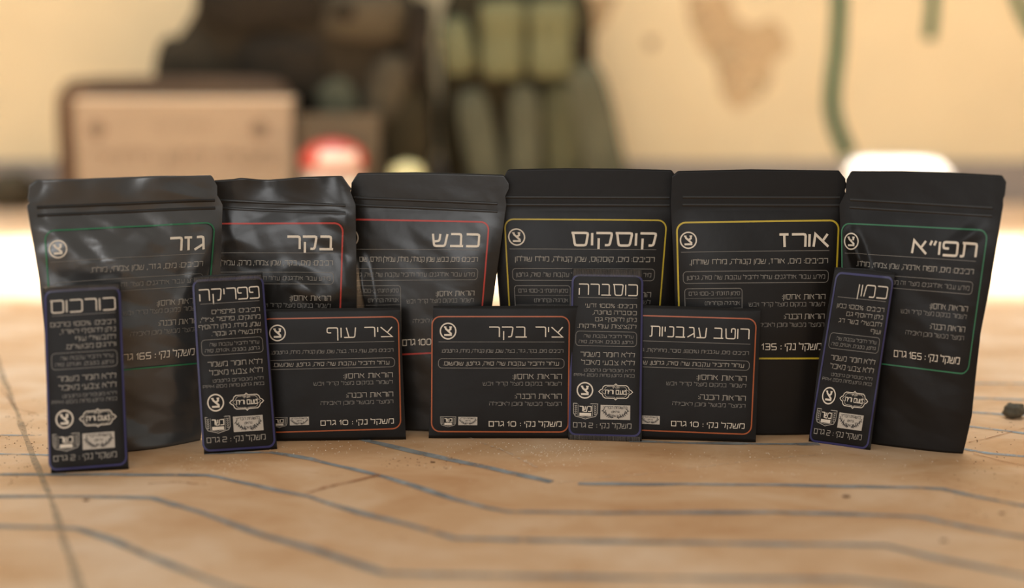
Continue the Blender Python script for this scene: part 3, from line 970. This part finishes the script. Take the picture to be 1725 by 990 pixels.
LW = 0.0060
floor_line('painted_line', [(-60, 797), (0, 799), (243, 800), (348, 801), (369, 804), (449, 822), (522, 837), (557, 849), (602, 863), (689, 884), (766, 907), (846, 909), (1072, 913), (1303, 917), (1491, 919), (1571, 939), (1725, 970), (1800, 985)], LW, M['line'])
floor_line('painted_line', [(345, 763), (455, 762), (522, 773), (550, 780), (651, 804), (717, 825), (766, 841), (821, 856), (856, 862), (1019, 864), (1303, 863), (1462, 867), (1553, 872), (1625, 887), (1725, 905), (1800, 920)], LW, M['line'])
floor_line('painted_line', [(600, 738), (651, 750), (738, 770), (828, 789), (905, 806), (929, 812)], LW * 1.25, M['line'])
floor_line('painted_line', [(974, 815), (1150, 816), (1317, 817), (1426, 820), (1535, 821), (1589, 824), (1643, 836), (1725, 852), (1800, 868)], LW, M['line'])
floor_line('painted_line', [(-60, 835), (0, 836), (209, 837), (257, 839), (334, 862), (445, 902), (543, 930), (620, 956), (647, 966), (898, 971), (1150, 974), (1426, 976), (1535, 990), (1700, 1015)], LW, M['line'])
floor_line('painted_line', [(-60, 885), (0, 886), (132, 891), (195, 912), (243, 933), (296, 956), (348, 975), (383, 988), (460, 1012)], LW, M['line'])
floor_line('painted_line', [(1060, 743), (1150, 746), (1274, 748), (1380, 748)], LW, M['line'])
floor_line('painted_line', [(-40, 764), (70, 766), (110, 768)], LW * .7, M['line_pale'])
floor_line('painted_line', [(-40, 733), (70, 733)], LW * .5, M['line_pale'])
for pts in ([(1560, 648), (1647, 646), (1800, 647)], [(1560, 672), (1647, 671), (1725, 674), (1800, 678)], [(1560, 694), (1641, 695), (1725, 700), (1800, 705)],
            [(1560, 716), (1638, 719), (1725, 730), (1800, 740)], [(1600, 753), (1631, 758), (1667, 764), (1725, 769), (1800, 778)]):
    floor_line('painted_line', pts, LW * .9, M['line_pale'])
floor_line('floor_joint', [(-12, 590), (0, 622), (33, 707), (62, 786), (85, 838), (120, 950), (140, 1010)], 0.0045, M['joint'], 0.0006)
floor_line('scratch', [(515, 832), (550, 821), (600, 810), (640, 800)], 0.004, M['scratch'], 0.0006)
floor_line('scratch', [(250, 815), (300, 812), (350, 818)], 0.002, M['scratch'], 0.0006)
floor_line('scratch', [(1631, 745), (1660, 740), (1725, 722)], 0.0012, M['scratch'], 0.0007)
floor_line('scratch', [(1640, 765), (1690, 778), (1760, 792)], 0.0012, M['scratch'], 0.0007)
floor_line('scratch', [(0, 655), (30, 690), (90, 705)], 0.0012, M['scratch'], 0.0007)
floor_line('pale_scratch', [(780, 735), (850, 760), (905, 788)], 0.003, M['dust'], 0.0007)
floor_line('pale_scratch', [(935, 815), (1000, 806), (1080, 800), (1160, 790), (1280, 775), (1400, 765)], 0.0014, M['dust'], 0.0007)

# crumbs and dust on the floor: nobody could count them
def specks(name, n, area_px, m, r0, r1, label, seed):
    rr = random.Random(seed)
    vs, fs = [], []
    for _ in range(n):
        x0, y0, x1, y1 = rr.choice(area_px)
        p = on_floor(rr.uniform(x0, x1), rr.uniform(y0, y1))
        r = rr.uniform(r0, r1)
        b = len(vs)
        a0 = rr.uniform(0, PI)
        for k in range(4):
            a = a0 + k * PI / 2
            q = r * rr.uniform(0.6, 1.2)
            vs.append((p.x + q * math.cos(a), p.y + q * math.sin(a), 0.0001))
        vs.append((p.x, p.y, r * 0.9))
        fs += [(b, b + 1, b + 4), (b + 1, b + 2, b + 4), (b + 2, b + 3, b + 4), (b + 3, b, b + 4), (b + 3, b + 2, b + 1, b)]
    o = mesh_obj(name, vs, fs, m)
    o['kind'] = 'stuff'
    tag(o, label, 'crumbs')
specks('pale_crumbs', 620, [(440, 742, 760, 765), (620, 748, 1200, 800), (740, 745, 1000, 765), (300, 770, 420, 800), (1100, 755, 1640, 800), (0, 800, 1725, 930), (880, 750, 980, 785)], M['crumb'], 0.00025, 0.0007, 'pale crumbs and dust scattered on the floor before the packets', 3)
specks('dark_grit', 260, [(1630, 700, 1725, 790), (0, 660, 80, 780), (0, 700, 60, 820), (1560, 790, 1725, 900), (640, 770, 780, 790)], M['soil'], 0.0003, 0.0009, 'dark grit on the floor at both ends of the row', 4)

# irregular stone at the right edge
def blob(name, rx, ry, rz, m, parent=None, amp=0.12, freq=2.2, seed=0, power=2.0, seg=20, rings=12, matrix=None, flat=False):
    vs, fs = [], []
    for j in range(rings + 1):
        th = PI * j / rings
        for i in range(seg):
            ph = 2 * PI * i / seg
            d = Vector((math.sin(th) * math.cos(ph), math.sin(th) * math.sin(ph), math.cos(th)))
            k = (abs(d.x) ** power + abs(d.y) ** power + abs(d.z) ** power) ** (-1 / power)
            q = 1 + amp * noise.noise(d * freq + Vector((seed * 4.1, seed, 0)))
            z = d.z * k * rz * q
            if flat: z = max(z, -rz * 0.93)
            vs.append(Vector((d.x * k * rx * q, d.y * k * ry * q, z)))
    for j in range(rings):
        for i in range(seg):
            a, b = j * seg + i, j * seg + (i + 1) % seg
            fs.append((a, a + seg, b + seg, b))
    o = mesh_obj(name, vs, fs, m, parent, True)
    fix_normals(o)
    if matrix is not None:
        o.matrix_local = matrix
    return o
p = on_floor(1712, 706)
o = blob('stone', 0.0098, 0.0075, 0.0068, M['pebble'], amp=0.35, seed=2, flat=True)
o.location = (p.x, p.y + 0.006, 0.0064)
tag(o, 'small dark olive-grey stone lying at the right edge of the floor', 'stone')
for (px, py, r, nm) in ((145, 843, 0.0016, 0), (1590, 911, 0.0016, 1), (1688, 865, 0.0014, 2), (729, 779, 0.0013, 3), (1425, 837, 0.0020, 4)):
    q = on_floor(px, py)
    o = blob('floor_speck', r * 1.6, r, r * 0.4, M['soil'], amp=0.3, seed=nm, seg=10, rings=6)
    o.location = (q.x, q.y, r * 0.36)
    tag(o, ['brown speck on the floor before the leftmost sachet', 'brown speck on the floor at lower right between painted lines', 'brown speck at the right edge below the bend of a line', 'brown speck on the floor before the leftmost orange packet', 'flat brown smear on the floor before the tilted sachet'][nm], 'speck', 'brown specks on the floor')

# ------------------------------------------------------------------ wall marks
def wall_ribbon(name, pts, w, m, y):
    b = Bag()
    P = [on_depth(px, py, y) for px, py in pts]
    b.ribbon([(q.x, q.z) for q in P], w, False, 0.02)
    o = mesh_obj(name, [(q.x, y, q.y) for q in b.v], b.f, m, wall)
    return o
wall_ribbon('painted_stroke', [(1416, -40), (1413, 40), (1410, 90), (1403, 140), (1401, 180), (1409, 215), (1430, 262)], 0.031, M['green'], WALL_Y - 0.002)
wall_ribbon('painted_stroke', [(1574, -40), (1571, 20), (1566, 66)], 0.024, M['green'], WALL_Y - 0.002)
wall_ribbon('painted_stroke', [(1700, -40), (1722, 20), (1745, 60)], 0.024, M['green'], WALL_Y - 0.002)
def wall_patch(pts, y, nm='bare_patch'):
    P = [on_depth(px, py, y) for px, py in pts]
    c = sum(P, Vector()) / len(P)
    n = len(P)
    Q = []
    for i in range(n):
        a, b = P[i], P[(i + 1) % n]
        for k in range(4):
            q = a.lerp(b, k / 4)
            Q.append(q + (q - c) * 0.10 * noise.noise(q * 40))
    vs = [c] + Q
    fs = [(0, 1 + i, 1 + (i + 1) % len(Q)) for i in range(len(Q))]
    mesh_obj(nm, vs, fs, M['patch'], wall)
wall_patch([(1155, -10), (1162, 45), (1180, 80), (1205, 105), (1218, 130), (1230, 118), (1290, 115), (1305, 100), (1330, 82), (1318, 40), (1295, 32), (1272, 45), (1240, 30), (1228, -10)], WALL_Y - 0.0015)
wall_patch([(1212, 110), (1210, 150), (1225, 168), (1240, 190), (1262, 172), (1290, 158), (1300, 130), (1300, 105), (1260, 100)], WALL_Y - 0.0012)
wall_patch([(950, -10), (955, 45), (985, 70), (1020, 40), (1042, -10)], WALL_Y - 0.0015)
wall_patch([(1086, 62), (1090, 82), (1102, 84), (1108, 64)], WALL_Y - 0.0015)

# ------------------------------------------------------------------ things by the wall
def at(px, py, y):
    return on_depth(px, py, y)
def scale_at(y):
    return (y - CAM.y) / F          # metres per pixel, nearly

def place_blob(parent, name, px0, py0, px1, py1, y, depth, m, power=4, amp=0.08, seed=0, rot=0.0):
    a, b = at(px0, py0, y), at(px1, py1, y)
    c = (a + b) / 2
    mt = Matrix.Translation(c - parent.location) @ Matrix.Rotation(rot, 4, 'Y')
    return blob(name, abs(b.x - a.x) / 2, depth / 2, abs(b.z - a.z) / 2, m, parent, amp, 2.5, seed, power, 24, 16, mt)

def root_at(name, px, y, label, cat, group=None):
    e = empty(name, Matrix.Translation((at(px, 300, y).x, y, 0)))
    tag(e, label, cat, group)
    return e

# rucksack
YB = WALL_Y - 0.14
r = root_at('rucksack', 500, YB, 'large dark brown cloth rucksack slumped against the wall behind the cardboard box', 'bag')
place_blob(r, 'main_compartment', 300, -60, 728, 366, YB, 0.16, M['pack'], 3.4, 0.12, 1)
place_blob(r, 'side_pocket', 258, 55, 420, 360, YB - 0.03, 0.14, M['pack'], 3, 0.12, 2)
place_blob(r, 'front_pocket', 400, 60, 560, 190, YB - 0.06, 0.09, M['pack_black'], 3.5, 0.1, 3)
place_blob(r, 'front_pocket', 545, -20, 690, 70, YB - 0.06, 0.09, M['pack_mid'], 3, 0.1, 4)
place_blob(r, 'lid_flap', 330, -60, 560, 60, YB - 0.05, 0.09, M['pack_black'], 3, 0.12, 5)
place_blob(r, 'strap', 620, 95, 685, 210, YB - 0.09, 0.03, M['pack_mid'], 3, 0.15, 6, 0.35)
place_blob(r, 'strap', 535, 135, 600, 205, YB - 0.09, 0.03, M['olive_grey'], 3, 0.15, 7, -0.4)
place_blob(r, 'buckle', 560, 5, 600, 35, YB - 0.10, 0.02, M['pack_black'], 4, 0.05, 8)
place_blob(r, 'front_pocket', 640, 140, 728, 364, YB - 0.06, 0.09, M['olive_dark'], 3.2, 0.12, 9)
place_blob(r, 'strap', 685, 0, 725, 140, YB - 0.09, 0.03, M['pack_black'], 3, 0.12, 10, 0.15)

# load vest with pouches
YV = WALL_Y - 0.12
r = root_at('load_vest', 880, YV, 'olive cloth load vest with rows of pouches propped against the wall', 'vest')
place_blob(r, 'vest_panel', 742, -60, 1000, 362, YV, 0.12, M['olive_dark'], 4, 0.08, 11)
place_blob(r, 'shoulder_pad', 742, 30, 800, 128, YV - 0.07, 0.06, M['olive_light'], 3, 0.12, 12, -0.25)
for k, (x0, x1) in enumerate(((810, 884), (890, 964))):
    q = place_blob(r, 'utility_pouch', x0, 6, x1, 132, YV - 0.08, 0.07, M['olive_light'], 5, 0.05, 13 + k)
    e = place_blob(r, 'pouch_flap', x0 - 2, 0, x1 + 2, 48, YV - 0.09, 0.07, M['olive_light'], 5, 0.04, 15 + k)
for k, (x0, y0, x1, y1, rot, mm) in enumerate(((782, 150, 842, 362, -0.20, 'olive_grey'), (855, 142, 912, 362, -0.02, 'olive_grey'), (918, 140, 975, 362, -0.06, 'olive'), (972, 105, 1042, 362, -0.24, 'olive_grey'))):
    place_blob(r, 'magazine_pouch', x0, y0, x1, y1, YV - 0.08, 0.06, M[mm], 4, 0.06, 20 + k, rot)
place_blob(r, 'side_buckle', 962, 55, 986, 100, YV - 0.08, 0.04, M['pack_black'], 3, 0.1, 30)
place_blob(r, 'webbing_strap', 945, -40, 975, 120, YV - 0.06, 0.03, M['olive'], 3, 0.1, 31, -0.1)

# cardboard box with print
YC = on_floor(300, 381).y
def carton(name, px0, py0, px1, y, depth, m, label, edge=True):
    a = at(px0, py0, y); b = at(px1, py0, y)
    w, h = b.x - a.x, a.z
    root = empty(name, Matrix.Translation(((a.x + b.x) / 2, y, 0)))
    tag(root, label, 'box')
    t = 0.004
    for nm, (x0, y0, z0, x1, y1, z1) in (('front_panel', (-w / 2, 0, 0, w / 2, t, h)), ('back_panel', (-w / 2, depth - t, 0, w / 2, depth, h)),
                                         ('side_panel', (-w / 2, t, 0, -w / 2 + t, depth - t, h)), ('side_panel', (w / 2 - t, t, 0, w / 2, depth - t, h)),
                                         ('bottom_panel', (-w / 2 + t, t, 0, w / 2 - t, depth - t, t))):
        v, f = boxv(x0, y0, z0, x1, y1, z1)
        mesh_obj(nm, v, f, m, root)
    v, f = boxv(-w / 2 - 0.001, -0.001, h, w / 2 + 0.001, depth / 2 - 0.001, h + t)
    mesh_obj('top_flap', v, f, M['card_lit_top'] if edge else m, root)
    v, f = boxv(-w / 2 - 0.001, depth / 2 + 0.001, h, w / 2 + 0.001, depth, h + t)
    mesh_obj('top_flap', v, f, M['card_lit_top'] if edge else m, root)
    return root, w, h
root, w, h = carton('cardboard_box', 124, 170, 490, YC, 0.07, M['card'], 'pale cardboard box with brown printing, standing left before the rucksack')
mpp = scale_at(YC)
fx = root.location.x
def on_box(px, py):
    q = at(px, py, YC - 0.001)
    return (q.x - fx, q.z)
fp = [c for c in root.children if c.name.startswith('front_panel')][0]
for (px, py) in ((163, 218), (437, 218)):
    b = Bag()
    cx, cz = on_box(px, py)
    b.ribbon([(cx + 0.011 * math.cos(2 * PI * k / 20), cz + 0.011 * math.sin(2 * PI * k / 20)) for k in range(20)], 0.006, True)
    b.rect(cx - 0.004, cz - 0.004, cx + 0.004, cz + 0.004, 1, 1)
    mesh_obj('printed_mark', [(q.x, -0.0012, q.y) for q in b.v], b.f, M['card_print'], fp)
for (s, px, py, hh, ww) in (('מנות מזון לחייל', 462, 266, 22, 305), ('תאריך ייצור', 360, 213, 13, 110)):
    b = Bag()
    text(b, s, 0, 0, 1.0, ww / hh, 0.16 if hh > 15 else 0.1)
    cx, cz = on_box(px, py)
    mesh_obj('printed_lettering', [(cx + q.x * hh * mpp, -0.0012, cz - q.y * hh * mpp) for q in b.v], b.f, M['card_print'], fp)

# dark case behind the box
r = root_at('storage_case', 300, YC + 0.10, 'dark brown case standing behind the pale cardboard box', 'case')
place_blob(r, 'case_shell', 95, 130, 500, 384, YC + 0.10, 0.045, M['case'], 9, 0.01, 40)
v = at(300, 140, YC + 0.24)
# dull carton right of the box
root2, _, _ = carton('small_carton', 500, 198, 636, YC + 0.03, 0.07, M['card_dull'], 'dull brown carton between the pale box and the vest', False)

# round tub with red lid
q = at(562, 300, YC - 0.06)
r = empty('plastic_tub', Matrix.Translation((q.x, YC - 0.06, 0)))
tag(r, 'round white tub with a domed red lid, right of the cardboard box', 'tub')
sc = scale_at(YC - 0.10)
def lathe(name, prof, m, parent, seg=28):
    vs, fs = [], []
    for (rr, z) in prof:
        for i in range(seg):
            vs.append((rr * math.cos(2 * PI * i / seg), rr * math.sin(2 * PI * i / seg), z))
    for j in range(len(prof) - 1):
        for i in range(seg):
            a, b = j * seg + i, j * seg + (i + 1) % seg
            fs.append((a, b, b + seg, a + seg))
    return fix_normals(mesh_obj(name, vs, fs, m, parent, True))
zt = at(562, 234, YC - 0.06).z
R = 56 * sc
lathe('tub_body', [(0.001, 0.0), (R * 0.8, 0.0), (R * 0.86, zt * 0.3), (R * 0.93, zt * 0.74), (0.001, zt * 0.75)], M['white'], r)
lathe('red_lid', [(R * 0.95, zt * 0.70), (R, zt * 0.72), (R, zt * 0.80), (R * 0.9, zt * 0.88), (R * 0.65, zt * 0.95), (R * 0.3, zt * 0.99), (0.001, zt)], M['red'], r)
b = Bag()
def lid_label(parent):
    vs, fs = [], []
    n = 14
    for i in range(n + 1):
        a = math.radians(-90 - 20 + 75 * i / n)
        for (rr, z) in ((R * 1.003 , zt * 0.74), (R * 1.003, zt * 0.80), (R * 0.91, zt * 0.882)):
            vs.append((rr * math.cos(a), rr * math.sin(a), z + 0.0005))
        if i:
            c = 3 * (i - 1)
            fs += [(c, c + 3, c + 4, c + 1), (c + 1, c + 4, c + 5, c + 2)]
    mesh_obj('white_sticker', vs, fs, M['white'], parent)
lid_label(r)
# pale packet by the vest
q = at(685, 300, YC - 0.02)
e = blob('pale_packet', 30 * sc, 0.025, at(685, 270, YC - 0.02).z / 2, M['pale'], amp=0.10, seed=5, power=4, flat=True)
e.location = (q.x, YC - 0.02, at(685, 270, YC - 0.02).z / 2 * 0.93)
tag(e, 'small pale yellow packet standing right of the red-lidded tub', 'packet')
# white foam block at the right
YW = on_floor(1510, 395).y
q = at(1510, 300, YW)
hz = at(1510, 262, YW).z / 2
e = blob('white_block', 84 * scale_at(YW), 0.05, hz, M['paper'], amp=0.03, seed=6, power=7, flat=True)
e.location = (q.x, YW, hz * 0.93)
tag(e, 'bright white foam block standing on the sunlit floor behind the right pouches', 'block')
# dark rag at the left
q = at(22, 320, WALL_Y - 0.10)
hz = at(22, 288, WALL_Y - 0.10).z / 2
e = blob('crumpled_rag', 40 * scale_at(WALL_Y - .1), 0.05, hz, M['pack_mid'], amp=0.3, seed=9, power=2.4, flat=True)
e.location = (q.x, WALL_Y - 0.10, hz * 0.93)
tag(e, 'crumpled grey-brown rag on the floor by the wall, far left', 'rag')
